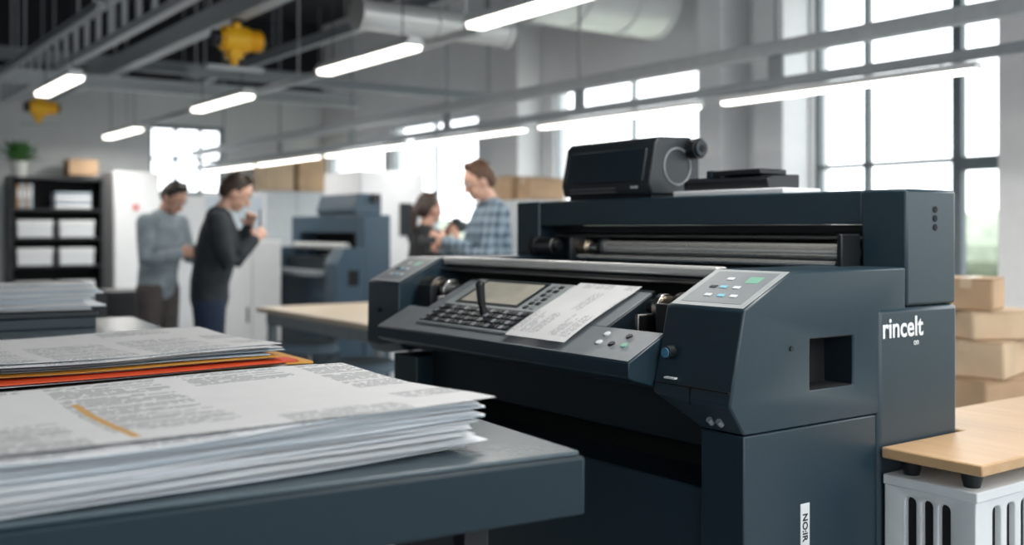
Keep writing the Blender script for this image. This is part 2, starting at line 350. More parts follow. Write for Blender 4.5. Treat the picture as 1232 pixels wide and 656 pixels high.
# hoists
def hoist(b,a,z,s,zt):
    e=empty('chain_hoist',W(b,a,z),AB,'yellow electric chain hoist hanging from a ceiling beam','hoist','hoists')
    mb=MB(); mb.cyl((-.16*s,0,0),(.10*s,0,0),.13*s,YEL,seg=28).cyl((.10*s,0,0),(.24*s,0,0),.10*s,YEL,seg=28).cyl((-.19*s,0,0),(-.16*s,0,0),.10*s,YEL)
    for k in range(5): mb.cyl((.115*s+k*.025*s,0,0),(.125*s+k*.025*s,0,0),.112*s,YEL,seg=28)
    mb.done('motor_housing',e,.004)
    pcyl('end_cap',e,(.24*s,0,0),(.29*s,0,0),.075*s,BLACK); pcyl('end_cap',e,(-.26*s,0,0),(-.19*s,0,0),.08*s,BLACK)
    pbox('gearbox',e,-.11*s,.03*s,-.09*s,.09*s,-.2*s,-.10*s,YEL,.01); pbox('top_cover',e,-.07*s,0,-.10*s,.10*s,.06*s,.16*s,YEL,.01)
    MB().box(-.05*s,.05*s,-.03*s,.03*s,.16*s,.22*s,BLACK).cyl((0,0,.2*s),(0,0,zt-z),.012,BLACK).done('suspension_bracket',e,.004)
    MB().cyl((-.04*s,0,-.2*s),(-.04*s,0,-.27*s),.045*s,YEL,r2=.03*s).box(-.32*s,.26*s,-.05*s,.05*s,-.31*s,-.27*s,BEAML).done('hook_block',e,.004)
hoist(2.85,7.6,2.79,.74,2.932); hoist(2.3,11.7,2.64,.62,2.895)
# ------------------------------------------------------------------ MAIN PRINTER (local x = depth, y = length)
AM=math.atan2(.591,.807)
P=empty('wide_format_printer',(.502,2.3,0),AM,'dark slate-blue wide-format printer with control console and steel rollers','printer')
def pod(y0,y1,yb,flip=False):
    def ring(y,zb):
        if flip: return [(0,y,1.205),(.165,y,1.286),(.597,y,1.287),(.597,y,zb),(0.02,y,zb),(-.004,y,zb+.03)]
        return [(0,y,1.205),(.165,y,1.286),(.597,y,1.287),(.597,y,zb),(0.0,y,zb),(-.045,y,max(1.0,zb+.02))]
    mb=MB()
    rings=[ring(y0,.934),ring(yb,.934),ring(y1,.985)] if not flip else [ring(y0,.985),ring(yb,.965),ring(y1,.965)]
    return mb.loft(rings,SLATE)
h=pod(0,.236,.127).done('end_housing',P,0)
cut=MB().box(.225,.385,-.02,.085,1.012,1.131,BLACK2).done('cut_tmp',P)
bm_=h.modifiers.new('b','BOOLEAN'); bm_.operation='DIFFERENCE'; bm_.object=cut; bm_.solver='EXACT'
bake(h); bpy.data.objects.remove(cut)
bv=h.modifiers.new('bevel','BEVEL'); bv.width=.005; bv.segments=2; bv.limit_method='ANGLE'; bv.angle_limit=R(30)
mb=MB(); mb.box(.2255,.3845,.0835,.0845,1.0125,1.1305,BLACK2).box(.226,.3845,.004,.083,1.0125,1.0135,BLACK2).box(.226,.3845,.004,.083,1.129,1.1303,BLACK2).box(.2255,.2265,.004,.083,1.0125,1.1305,BLACK2).box(.3835,.3845,.004,.083,1.0125,1.1305,SLATE2)
mb.done('grip_recess',P,label='black recessed opening in the end housing')
pod(1.48,1.69,1.6,True).done('end_housing',P,.005)
MB().box(-.0445,-.03,.004,.232,1.028,1.0305,BLACK2).done('panel_seam',P)
MB().box(-.0445,-.03,.118,.1205,.99,1.028,BLACK2).done('panel_seam',P)
pcyl('screw_cap',P,(.158,-.003,1.113),(.158,.003,1.113),.006,BLACK)
for y in (1.6,): pcyl('screw_cap',P,(-.009,y,1.11),(0,y,1.11),.008,BLACK)
K=pcyl('indicator_knob',P,(-.045,.193,1.10),(-.01,.193,1.10),.015,BLACK,bevel=.001); pcyl('knob_lens',K,(-.049,.193,1.10),(-.0455,.193,1.10),.0115,BLUEL,label='pale blue lens')
MB().box(-.0465,-.03,.165,.198,1.041,1.045,LETTER).done('front_mark',P)
for yy in (.05,.078):
    pcyl('symbol_badge',P,(-.015,yy,.952),(-.0262,yy,.962),.007,SILVER,label='small round symbol')
# rear column + tower
pbox('rear_cabinet',P,.479,.82,-.004,.133,.06,1.188,SLATE,.012)
pbox('rear_upper_column',P,.6,.82,0,.133,1.189,1.484,SLATE,.008)
pbox('rear_upper_column',P,.6,.82,1.505,1.64,.06,1.484,SLATE,.006)
pbox('top_bridge',P,.605,.82,.1335,1.5045,1.395,1.484,SLATE,.006)
for z in (1.433,1.410,1.387): pcyl('vent_hole',P,(.724,-.002,z),(.724,.004,z),.0085,BLACK2,label='round black vent hole')
lettering('rincelt',P,.070,LETTER,(.490,-.0055,1.116),(R(90),0,0),bold=.0012,sx=.95)
lettering('on',P,.024,LETTER,(.622,-.0055,1.092),(R(90),0,0),bold=.0001,sx=.9)
# interior back, deck
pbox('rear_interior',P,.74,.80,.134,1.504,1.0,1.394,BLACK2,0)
mb=MB(); mb.prism([(.2,1.262),(.2,1.250),(.60,1.250),(.735,1.262),(.735,1.276),(.6,1.270)],.237,1.479,SLATE2); mb.done('paper_deck',P,.002)
pbox('deck_front_rail',P,.170,.214,.237,1.479,1.2635,1.290,STEELS,.008,label='broad satin silver front paper rail')
pcyl('guide_rod',P,(.168,.237,1.250),(.168,1.479,1.250),.007,STEELD)
# print rollers under the bridge
pcyl('paper_roller',P,(.575,.17,1.322),(.575,1.10,1.322),.022,CHROME,bevel=.003,label='shiny chrome paper roller')
mb=MB(); mb.cyl((.575,1.10,1.322),(.575,1.12,1.322),.030,BLACK).cyl((.575,1.12,1.322),(.575,1.19,1.322),.015,STEEL).cyl((.575,1.19,1.322),(.575,1.235,1.322),.024,BRASS); mb.done('roller_journal',P,.001)
pcyl('roller_journal',P,(.575,.135,1.322),(.575,.169,1.322),.030,BLACK,bevel=.002)
pcyl('guide_rod',P,(.535,.16,1.291),(.535,1.2,1.291),.008,CHROME,label='thin polished steel rod')
pcyl('guide_rod',P,(.66,.14,1.36),(.66,1.48,1.36),.010,STEELD)
pbox('roller_bracket',P,.52,.6,.134,.150,1.271,1.37,BLACK,.004); pbox('roller_bracket',P,.53,.6,1.236,1.25,1.271,1.355,BLACK,.004)
mb=MB(); mb.cyl((.58,1.38,1.325),(.58,1.47,1.325),.028,STEELD).cyl((.58,1.36,1.325),(.58,1.38,1.325),.018,BLACK).cyl((.58,1.47,1.325),(.58,1.5,1.325),.035,BLACK); mb.done('drive_motor',P,.002)
pbox('print_carriage_rail',P,.69,.735,.14,1.5,1.365,1.394,BLACK,.002)
# recess below deck
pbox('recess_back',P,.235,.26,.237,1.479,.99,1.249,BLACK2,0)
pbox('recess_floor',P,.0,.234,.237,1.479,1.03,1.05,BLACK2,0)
for y0,y1 in ((.237,.43),(1.33,1.479)):
    s=1 if y0<.5 else -1; ya=y0 if s>0 else y1
    mb=MB(); mb.cyl((.12,ya,1.185),(.12,ya+s*.07,1.185),.042,STEELD).cyl((.12,ya+s*.07,1.185),(.12,ya+s*.12,1.185),.030,BRASS).cyl((.12,ya+s*.12,1.185),(.12,ya+s*.14,1.185),.036,STEEL).cyl((.12,ya+s*.14,1.185),(.12,ya+s*.18,1.185),.018,BLACK); mb.done('media_spindle',P,.002,label='steel and bronze media spindle')
    pbox('spindle_bracket',P,.06,.09,*sorted((ya+s*.02,ya+s*.1)),1.10,1.2,BLACK,.003)
    pbox('spindle_bracket',P,.05,.2,*sorted((ya+s*.15,ya+s*.165)),1.06,1.17,STEELD,.003)
# tray and console
zt=lambda x:1.137+.5*x
mb=MB()
tp=lambda y:[(-.12,y,zt(-.12)),(-.12,y,1.042),(-.105,y,1.034),(.02,y,1.0),(.10,y,1.0),(.10,y,1.06),(0.0,y,1.06),(0.0,y,zt(0.0))]
mb.loft([tp(.237),tp(1.41)],SLATE); mb.done('operator_shelf',P,.003)
def onplane(name,x0,x1,y0,y1,m,h=.003,bevel=.001,label=None,par=P,off=0.):
    n=Vector((-.5,0,1)).normalized(); mb=MB(); r=[]
    for k in (off,off+h):
        r.append([Vector((x,y,zt(x)))+n*k for x,y in ((x0,y0),(x1,y0),(x1,y1),(x0,y1))])
    mb.loft(r,m); return mb.done(name,par,bevel,label=label)
mb=MB(); tq=lambda y:[(.001,y,zt(.001)),(.001,y,1.061),(.17,y,1.061),(.17,y,zt(.17))]
mb.loft([tq(.445),tq(1.30)],SLATE2); mb.done('console_ramp',P,.003)
onplane('shelf_top_plate',-.117,-.002,.243,1.405,SILVER,.002,label='silver-grey shelf top')
onplane('console_top_plate',.0,.168,.45,1.295,SILVER,.002,.001)
C=onplane('control_console',-.085,.158,.752,1.225,SILVERL,.009,.004,label='light grey control console with screen and keys',off=.002)
onplane('screen_bezel',.026,.152,.855,1.175,SLATE2,.0012,0,par=C,off=.0111)
onplane('console_screen',.036,.142,.872,1.158,SCREEN,.001,.0005,par=C,off=.0124,label='pale beige display screen')
onplane('keypad_field',-.078,.014,.76,1.215,SLATE2,.0012,0,par=C,off=.0111)
for i in range(4):
    for j in range(20):
        y=1.210-j*.0222; x=-.075+i*.0222
        onplane('key',x,x+.014,y-.0155,y,KEYB if (i*3+j)%3 else SILVER,.0025,.0006,par=C,off=.0124)
for i in range(6):
    for j in range(2):
        x=.026+i*.021; y=.80+j*.03
        onplane('key',x,x+.012,y-.018,y,KEYB if (i+j)%3 else SILVER,.0025,.0006,par=C,off=.0112)
mb=MB(); mb.cyl((-.02,.955,1.135),(-.03,.956,1.165),.013,BLACK,r2=.010).cyl((-.03,.956,1.165),(-.035,.957,1.22),.0115,BLACK,r2=.013).sph((-.035,.957,1.222),.014,BLACK); mb.done('joystick',P)
n=Vector((-.5,0,1)).normalized()
for (x,y,m) in ((-.065,.40,LETTER),(-.065,.355,KEYB),(-.065,.31,GREENL),(-.03,.41,LETTER),(-.03,.33,KEYB)):
    p=Vector((x,y,zt(x)))+n*.002; pcyl('push_button',P,p,p+n*.004,.009,m,bevel=.001)
# housing top control panels
def slope_z(x): return 1.205+(.081/.165)*x
def onslope(name,x0,x1,y0,y1,m,h,off,label=None,par=P):
    n=Vector((-.081,0,.165)).normalized(); r=[]
    for k in (off,off+h): r.append([Vector((x,y,slope_z(x)))+n*k for x,y in ((x0,y0),(x1,y0),(x1,y1),(x0,y1))])
    return MB().loft(r,m).done(name,par,.0005,label=label)
for y0,y1 in ((.008,.228),(1.488,1.682)):
    Q=onslope('housing_control_panel',.006,.162,y0,y1,SILVERL,.0012,0,'pale-rimmed silver sloping control panel')
    onslope('panel_label',.02,.152,y0+.018,y1-.018,SILVER,.0006,.0012,par=Q)
    onslope('panel_display',.105,.132,y0+.045,y0+.085,GREENL,.0006,.0018,par=Q,label='small green display')
    for k,(xx,f,m) in enumerate(((.05,.30,LETTER),(.05,.47,CYANL),(.05,.65,LETTER),(.085,.72,SLATE2),(.085,.58,CYANL),(.085,.40,LETTER),(.12,.62,LETTER))):
        yc=y0+(y1-y0)*f; onslope('panel_button',xx-.005,xx+.005,yc-.010,yc+.010,m,.0015,.0018,par=Q)
# lower body
pbox('end_leg_cabinet',P,0,.474,0,.127,.06,.932,SLATE,.004)
pbox('end_leg_cabinet',P,.05,.474,1.45,1.60,.06,.963,SLATE,.004)
pbox('front_panel',P,.11,.14,.128,1.449,.86,1.029,SLATE2,.004)
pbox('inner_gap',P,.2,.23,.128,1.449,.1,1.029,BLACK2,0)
pbox('lower_drawer',P,.02,.19,.135,1.44,.12,.79,SLATE,.006)
pbox('machine_core',P,.262,.6,.237,1.479,.1,1.248,SLATE2,0)
pbox('rear_skirt',P,.61,.81,.134,1.504,.1,1.0,SLATE2,.003)
for x in (.06,.42,.74):
    for y in (.06,1.53): pcyl('levelling_foot',P,(x,y,0),(x,y,.06),.03,BLACK)
Lb=pbox('type_label',P,.189,.2205,-.0015,.0005,.60,.757,WHITEP,.0005,label='white vertical label with black lettering')
lettering('NO:IR',Lb,.024,BLACK,(.196,-.0018,.735),(R(90),R(90),0),bold=.0004)
# scanner unit on the bridge
S=empty('document_camera_unit',Vector((.502,2.3,1.484)),AM,'charcoal box-shaped scanner unit resting on the printer bridge','scanner')
mb=MB(); pr=[(.622,.012),(.610,.05),(.636,.180),(.652,.200),(.80,.205),(.84,.165),(.84,.012)]
mb.prism(pr,.935,1.385,CHARC); mb.done('scanner_body',S,.006,seg=2)
mb=MB(); mb.prism([(.6045,.055),(.6255,.165),(.636,.163),(.62,.05)],.965,1.355,SLATE2).done('front_cover',S,.004)
mb=MB(); mb.box(.635,.83,.95,1.37,0,.013,BLACK); mb.done('scanner_base',S,.003)
for k in range(2): pbox('vent_slot',S,.611,.62,1.1,1.34,.022+k*.012,.027+k*.012,STEELD,0)
tor=MB(); N=32; rr=[]
for i in range(N+1):
    a=2*math.pi*i/N; c=Vector((.735+.06*math.cos(a),.934,.105+.06*math.sin(a))); rr.append([c+Vector((math.cos(a)*math.cos(b)*.003,math.sin(b)*.003,math.sin(a)*math.cos(b)*.003)) for b in [k*math.pi/3 for k in range(6)]])
tor.loft(rr,SILVER,cap=False).done('lens_ring',S)
mb=MB(); mb.cyl((.80,.935,.165),(.80,.895,.165),.034,BLACK).cyl((.80,.895,.165),(.80,.885,.165),.027,SLATE2).cyl((.80,.885,.165),(.80,.882,.165),.012,BLACK2); mb.done('adjustment_knob',S,.003)
lettering('onar',S,.022,LETTER,(.6135,1.03,.034),(R(90),0,R(-90)),bold=.0004)
D=empty('desktop_scanner',Vector((.502,2.3,1.484)),AM,'low black device on a white base resting on the printer bridge','scanner')
pbox('white_base',D,.64,.81,.42,.86,0,.018,WHITEP,.004,label='white flat base')
mb=MB(); mb.prism([(.66,.018),(.655,.045),(.68,.058),(.80,.062),(.80,.018)],.49,.83,BLACK); mb.done('device_body',D,.004)
mb=MB(); mb.box(.67,.79,.53,.72,.061,.078,BLACK).cyl((.72,.76,.058),(.72,.76,.082),.022,SLATE2); mb.done('device_lid',D,.004)
# paper on console
ps=MB(); NX=8; gv=[]
for i in range(NX+1):
    x=-.1+.262*i/NX
    lift=.0175+.003*math.sin(i*.6) if x>-.09 else .0165
    gv.append([Vector((x,y,zt(x)))+n*lift for y in (.485,.735)])
rings=[[g[0],g[1],g[1]+n*.0008,g[0]+n*.0008] for g in gv]
o=ps.loft(rings,PRINT3).done('paper_sheet'); o.location=(.502,2.3,0); o.rotation_euler=(0,0,AM); tag(o,'white printed form sheet lying on the printer console','paper')
# ------------------------------------------------------------------ desks
AD=math.atan2(.505,.863)
def dpt(x,y,z=0): return Vector((.12+.863*x-.505*y,1.73+.505*x+.863*y,z))
D1=empty('work_desk',dpt(0,0),AD,'dark slate workshop desk with thick edge, holding paper stacks','desk')
pbox('desk_top_slab',D1,-1.75,0,0,.66,.916,1.012,DESKM,.006)
pbox('desk_surface',D1,-1.74,-.008,.008,.652,1.0122,1.02,GREYT,.002,label='grey laminate surface')
pbox('desk_pedestal',D1,-1.6,-.42,.08,.6,.05,.9155,SLATE2,.004)
for x in (-1.68,-.17):
    for y in (.1,.55): pbox('desk_leg',D1,x,x+.045,y,y+.045,0,.9155,BLACK,.003)
D2=empty('work_desk',dpt(0,0),AD,'grey-topped workshop desk carrying printed stacks','desk')
pbox('desk_top_slab',D2,-2.3,-.1,1.0,3.2,.94,1.012,SLATE2,.005)
pbox('desk_surface',D2,-2.29,-.108,1.008,3.19,1.0122,1.02,GREYT,.002,label='grey laminate surface')
pbox('desk_pedestal',D2,-2.1,-.6,1.3,3.0,.0,.9395,SLATE2,.004)
for x in (-2.25,-.2):
    for y in (1.05,3.1): pbox('desk_leg',D2,x,x+.045,y,y+.045,0,.9395,BLACK,.003)
# paper stacks
AS=math.atan2(.577,.817)
def booklet(name,loc,rz,w,d,zoff,t,m,curl=0.,label='',group='',edge=None,flare=0.,lift=0.):  # edge: own colour on folders, painted shading on booklets
    bm=bmesh.new(); nx=30; vs=[0,.008,.02,.05,.12,.3,.5,.7,.88,.97,1.]; ny=len(vs)-1; top=[];bot=[]
    ph=random.uniform(0,6); ph2=random.uniform(0,6); fq=random.uniform(6,13)
    for i in range(nx+1):
        rt=[];rb=[]
        for j in range(ny+1):
            u=i/nx; v=vs[j]; x=-w*u; y=d*v
            if v<.2: y+=flare*6*math.sin(u*6+ph2)*(1-v/.2)
            z=.0030*math.sin(u*5+1)*(.3+curl)+.004*curl*math.cos(v*6)+curl*.006*max(0,(u-.55))*(1-v)
            z+=flare*math.sin(u*fq+ph)*(1-v)**6+lift*max(0,1-u*3.5)**2*(1-v)**1.5
            th=t*(.3 if j in(0,ny) else (.68 if j in (1,ny-1) else (.9 if j==2 else 1.))); mid=z+t/2
            rt.append(bm.verts.new((x,y,mid+th/2))); rb.append(bm.verts.new((x,y,mid-th/2)))
        top.append(rt);bot.append(rb)
    es=[]
    for i in range(nx):
        for j in range(ny):
            f1=bm.faces.new((top[i][j],top[i+1][j],top[i+1][j+1],top[i][j+1])); f2=bm.faces.new((bot[i][j+1],bot[i+1][j+1],bot[i+1][j],bot[i][j]))
            if j<2: es.append(f2)
    for i in range(nx):
        for j in (0,ny): es.append(bm.faces.new((top[i][j],bot[i][j],bot[i+1][j],top[i+1][j])))
    for j in range(ny):
        for i in (0,nx): es.append(bm.faces.new((top[i][j+1],bot[i][j+1],bot[i][j],top[i][j])))
    if edge is not None:
        for f in es: f.material_index=1
    bmesh.ops.recalc_face_normals(bm,faces=bm.faces)
    me=bpy.data.meshes.new(name); bm.to_mesh(me); bm.free(); me.materials.append(m)
    if edge is not None: me.materials.append(edge)
    for p in me.polygons: p.use_smooth=True
    me.set_sharp_from_angle(angle=R(60))
    o=bpy.data.objects.new(name,me); o.location=(loc[0],loc[1],zoff); o.rotation_euler=(0,0,rz); link(o)
    return tag(o,label,'paper',group)
z=1.0240
hs=[.0036,.0012,.0040,.0012,.0055,.0012,.0030,.0042,.0012,.0060,.0012,.0034,.0012,.0048,.0012,.0052,.0012,.0010]
N1=len(hs)
for i,t in enumerate(hs):
    top=i==N1-1; q=1-i/(N1-1)
    jit=random.uniform(-.038,.008); jy=random.uniform(-.016,.014)
    dx,dy=(.817*jit-.577*jy),(.577*jit+.817*jy)
    if top: dx,dy=.018,-.022
    m=PRINT1 if top else (PRINT2 if i>N1-4 else PAPER)
    booklet('printed_booklet',(-.047+dx,1.748+dy),AS+R(2.2*q+random.uniform(-1.6,1.6)) if not top else AS+R(-.6),.84+random.uniform(-.02,.02),.57,z,t,m,curl=min(1,i/9.),
        label='loose white printed booklet in a thick pile on the desk' if not top else 'white sheet with grey printed paragraphs topping the pile',group='booklets piled on the near desk',edge=[PAPERB,PAPERG,PAPER,PAPERB,PAPERG][i%5],flare=.0011,lift=.004 if top else 0)  # grey and bluish edge tones paint thickness shading between the layers
    z+=t+(.0014 if i<N1-2 else .0026)
# stack 2
z=1.0240; c2=(-.60,2.73)
for i in range(11):
    top=i==10; jit=random.uniform(-.025,.025); jy=random.uniform(-.015,.015)
    m=PRINT2 if i>=8 else PAPERB; t=(.0036,.002,.003)[i%3]
    lab='white printed booklet in a pile on the desk'; w_=.72; an=random.uniform(-3.5,3.5)
    if i==0: m=YELLOW; jit=.11; jy=.03; t=.008; lab='yellow card folder sticking out of the pile'; an=-2
    if i==2: m=ORANGE; jit=.04; jy=-.040; t=.008; lab='orange-red folder within the pile'; w_=.8; an=0
    if i==4: m=YELLOW; jit=.01; jy=-.03; t=.002; lab='thin yellow folder within the pile'
    dx,dy=(.817*jit-.577*jy),(.577*jit+.817*jy)
    booklet('printed_booklet' if m not in (YELLOW,ORANGE) else 'paper_folder',(c2[0]+dx,c2[1]+dy),AS+R(an),w_,.62,z,t,m,curl=min(1,i/6.),label=lab,group='booklets piled on the second desk',edge=m if m in (YELLOW,ORANGE) else PAPERG,flare=.0006)
    z+=t+.0014
# dark box + stack 3
bx=empty('equipment_case',dpt(-.72,2.93,1.02),AD,'low dark flat case lying on the desk','case')
pbox('case_body',bx,-.42,.4,-.2,.17,.0,.04,SLATE,.005); pbox('case_lid',bx,-.425,.405,-.205,.175,.0405,.062,SLATE2,.005)
for i in range(10):
    p=dpt(-.33+random.uniform(-.05,.05),2.75,0)
    booklet('printed_booklet',(p.x,p.y),AD+R(random.uniform(-5,5)),.74,.33,1.0845+i*.0098,.0076,PRINT2 if i==9 else (PAPER if i%3 else PAPERB),curl=.0,label='white printed booklet piled on the dark case',group='booklets on the dark case',edge=PAPERB if i%2 else PAPER)
# ------------------------------------------------------------------ right workbench
T=empty('side_workbench',Vector((.502,2.3,0)),AM,'small bench with beech top on white slotted cabinet beside the printer','workbench')
poly=[(.478,-.27),(1.6,-.27),(1.6,.2),(.84,.2),(.84,-.012),(.478,-.012)]
MB().prism(poly,.828,.855,BEECH,axis='z').done('bench_top',T,.004,label='beech wood top')
cb=MB().box(.49,1.55,-.248,-.012,.03,.79,WHITEP).done('slotted_cabinet',T)
cu=MB()
for k in range(3):
    y0=-.185+k*.044; cu.box(.44,.53,y0+.0,y0+.029,.30,.745,BLACK2)
for k in range(10):
    x0=.56+k*.062; cu.box(x0,x0+.036,-.3,-.208,.30,.745,BLACK2)
cu=cu.done('cut_tmp',T); bvq=cu.modifiers.new('b','BEVEL'); bvq.width=.012; bvq.segments=3
md=cb.modifiers.new('b','BOOLEAN'); md.operation='DIFFERENCE'; md.object=cu; md.solver='EXACT'; bake(cb); bpy.data.objects.remove(cu)
bvm=cb.modifiers.new('bevel','BEVEL'); bvm.width=.003; bvm.segments=2; bvm.limit_method='ANGLE'
pbox('slot_shade_plate',T,.505,.5295,-.19,-.065,.29,.755,BLACK2,0); pbox('slot_shade_plate',T,.555,1.20,-.233,-.2085,.29,.755,BLACK2,0)  # black plates stand in for the shade inside the slots
pbox('cabinet_rim',T,.484,1.556,-.254,-.0115,.765,.7895,WHITEP,.003)
for x,y in ((.53,-.215),(.53,-.06),(1.1,-.215),(1.5,-.215)): pcyl('support_foot',T,(x,y,.7905),(x,y,.8275),.018,BLACK,r2=.028)
# cartons
def carton(b,a,z,sx,sy,sz,rz,m=CARD,label='brown cardboard carton sealed with tape',grp='cardboard cartons',name='cardboard_carton'):
    e=empty(name,W(b,a,z),AB+R(rz),label,'box',grp)
    pbox('carton_body',e,-sx/2,sx/2,-sy/2,sy/2,0,sz-.004,m,.012)
    pbox('carton_flap',e,-sx/2,sx/2,-sy/2,-.003,sz-.004,sz,m,.001); pbox('carton_flap',e,-sx/2,sx/2,.003,sy/2,sz-.004,sz,m,.001)
    mb=MB(); mb.box(-sx/2-.001,sx/2+.001,-.025,.025,sz,sz+.001,TAPE).box(-sx/2-.002,-sx/2-.0005,-.025,.025,sz*.7,sz+.001,TAPE); mb.done('tape_strip',e)
    return e
b,a=bafrom(1186,5.0)
carton(b,a,0,.5,.42,.40,6,CARD2); carton(b+.0,a+.02,.402,.46,.42,.30,-8,CARD); carton(b-.03,a+.02,.704,.38,.34,.17,14,CARD2); carton(b+.02,a-.02,.876,.40,.28,.13,-24,CARD2); carton(b-.05,a+.04,1.008,.27,.24,.15,20,CARD)
carton(b+.55,a-.1,0,.44,.42,.48,15,CARD); carton(b+.55,a-.12,.482,.4,.38,.26,-12,CARD2)
carton(b-.1,a-.62,0,.4,.4,.42,3,CARD)
def cupboard(name,b0,b1,a0,a1,h,m,label,doors=2,dark=False):
    e=empty(name,W((b0+b1)/2,(a0+a1)/2,0),AB,label,'cabinet')
    x,y=(b1-b0)/2,(a1-a0)/2
    pbox('cabinet_body',e,-x,x,-y,y,.05,h,m,.006); pbox('plinth',e,-x+.02,x-.02,-y+.02,y-.02,0,.05,BLACK,0)
    for k in range(doors):
        x0=-x+.01+k*(2*x-.02)/doors; x1=x0+(2*x-.02)/doors-.008
        d=pbox('cabinet_door',e,x0,x1,-y-.018,-y-.0005,.07,h-.02,m,.003)
        pbox('door_handle',d,x1-.04,x1-.025,-y-.035,-y-.018,h*.5,h*.5+.12,STEELD,.002)
    return e
cupboard('storage_cabinet',5.45,6.1,7.6,8.4,1.65,BEAML,'grey metal storage cabinet by the window wall')
carton(5.75,8.1,1.652,.5,.45,.22,0); carton(5.75,7.75,1.652,.4,.2,.2,0)
cupboard('storage_cabinet',5.3,6.3,13.3,13.9,1.9,BEAML,'tall grey cabinet against the back wall')
carton(5.6,13.6,1.902,.42,.4,.42,0,CARD2); carton(6.05,13.6,1.902,.4,.4,.5,4,CARD)
cupboard('storage_cabinet',3.45,4.0,13.35,13.9,2.1,WHITE,'tall white metal locker against the back wall',1)
o=MB().cyl((0,-.006,0),(0,0,0),.035,REDM).done('red_sticker'); o.location=W(3.70,13.322,1.66)
o.rotation_euler=(0,0,AB); tag(o,'round red sticker on the white locker door','sticker')
e=cupboard('control_cabinet',4.2,4.85,8.3,9.0,1.90,WHITE,'tall white control cabinet with small black window',1)
pbox('black_window',e,.06,.19,-.385,-.369,1.33,1.62,BLACK,.004,label='small black glazed window')
e=cupboard('counter_cabinet',2.90,3.40,8.1,8.7,1.30,WHITE,'white counter cabinet behind the standing people',2)
m=empty('display_monitor',W(3.12,8.4,1.30),AB+R(-20),'white monitor with pale screen standing on the white counter','monitor')
pbox('monitor_panel',m,-.25,.25,-.015,.015,.06,.38,WHITE,.006); pbox('monitor_stand',m,-.03,.03,.0,.03,.008,.1,WHITE,.003); pbox('monitor_foot',m,-.1,.1,-.07,.07,0,.01,WHITE,.002); pbox('monitor_screen',m,-.225,.225,-.018,-.0155,.085,.355,PAPERB,.001,label='pale bluish screen')
cupboard('rolling_cabinet',2.35,2.8,9.3,9.75,.86,BLACK,'low black rolling cabinet on the floor',1)
# rear printer
RP=empty('wide_format_printer',W(3.55,7.4),AB,'grey-blue wide-format printer standing by a white cabinet','printer')
pf=[(0,1.12),(.07,1.24),(.24,1.24),(.24,.6),(0,.6)]
for q in ((0,.22),(1.2,1.4)): MB().prism(pf,q[0],q[1],GREYBLUE).done('end_housing',RP,.006)
for q in ((0,.16),(1.24,1.4)): pbox('rear_column',RP,.241,.47,q[0],q[1],.05,1.50,GREYBLUE,.008)
pbox('top_bridge',RP,.241,.47,.161,1.239,1.36,1.50,GREYBLUE,.006); pbox('machine_core',RP,.1,.42,.221,1.199,.1,1.16,SLATE2,0); pbox('end_leg_cabinet',RP,.03,.239,.01,.15,.0,.599,GREYBLUE,.004)
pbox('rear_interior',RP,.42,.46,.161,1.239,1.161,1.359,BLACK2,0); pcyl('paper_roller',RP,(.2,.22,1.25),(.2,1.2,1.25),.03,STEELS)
pbox('operator_shelf',RP,-.08,.099,.221,1.199,1.02,1.06,SILVER,.004)
pbox('front_panel',RP,.05,.0995,.221,1.199,.3,1.019,GREYBLUE,.004)
pbox('grip_recess',RP,.10,.19,-.003,.002,.95,1.07,BLACK2,0)
S2=empty('document_camera_unit',W(3.55+.35,7.95,1.501),AB,'dark scanner unit resting on the grey-blue printer','scanner')
MB().prism([(-.11,0),(-.13,.04),(-.09,.17),(.12,.17),(.12,0)],-.40,.30,GREYBLUE).done('scanner_body',S2,.01); pcyl('adjustment_knob',S2,(.05,-.40,.13),(.05,-.44,.13),.035,BLACK)
# birch table
TB=empty('workshop_table',W(2.95,5.4),AB,'long table with pale birch top on grey legs','table')
pbox('table_top',TB,-.45,.45,-1.0,.95,.87,.90,BIRCH,.004,label='pale birch top'); 
for x in (-.4,.35):
    for y in (-.93,.85): pbox('table_leg',TB,x,x+.05,y,y+.05,0,.8695,BEAMM,.003)
pbox('apron_rail',TB,-.4,.4,.86,.885,.8,.869,BEAMM,.002); pbox('apron_rail',TB,-.425,-.402,-.9,.85,.8,.869,BEAMM,.002); pbox('stretcher_bar',TB,-.395,-.365,-.88,.85,.2,.23,BEAMM,.002)
def stool(b,a,zs,lab):
    e=empty('swivel_stool',W(b,a),AB,lab,'stool','stools under the table')
    pcyl('seat',e,(0,0,zs-.06),(0,0,zs),.19,SEATM,r2=.18,bevel=.015)
    pcyl('gas_column',e,(0,0,.1),(0,0,zs-.06),.025,STEELD)
    mb=MB(); mb.cyl((0,0,.07),(0,0,.13),.04,BEAMM)
    for k in range(5):
        c,s_=math.cos(k*1.2566),math.sin(k*1.2566); mb.cyl((0,0,.1),(c*.26,s_*.26,.07),.018,BEAMM,seg=10)
    mb.done('star_base',e)
    for k in range(5):
        c,s_=math.cos(k*1.2566),math.sin(k*1.2566); pcyl('caster',e,(c*.26-s_*.012,s_*.26+c*.012,.028),(c*.26+s_*.012,s_*.26-c*.012,.028),.028,BLACK)
    N=24; mb=MB(); mb.loft([[Vector((.15*math.cos(t_)+.0,.15*math.sin(t_),.3))+Vector((math.cos(t_)*math.cos(q)*.01,math.sin(t_)*math.cos(q)*.01,math.sin(q)*.01)) for q in [j*math.pi/3 for j in range(6)]] for t_ in [2*math.pi*i/N for i in range(N+1)]],BEAMM,cap=False)
    mb.box(-.15,.15,-.006,.006,.295,.305,BEAMM).done('foot_ring',e)
stool(2.62,5.85,.72,'grey-blue round swivel stool under the table'); stool(2.62,5.15,.68,'grey-blue round swivel stool under the table')
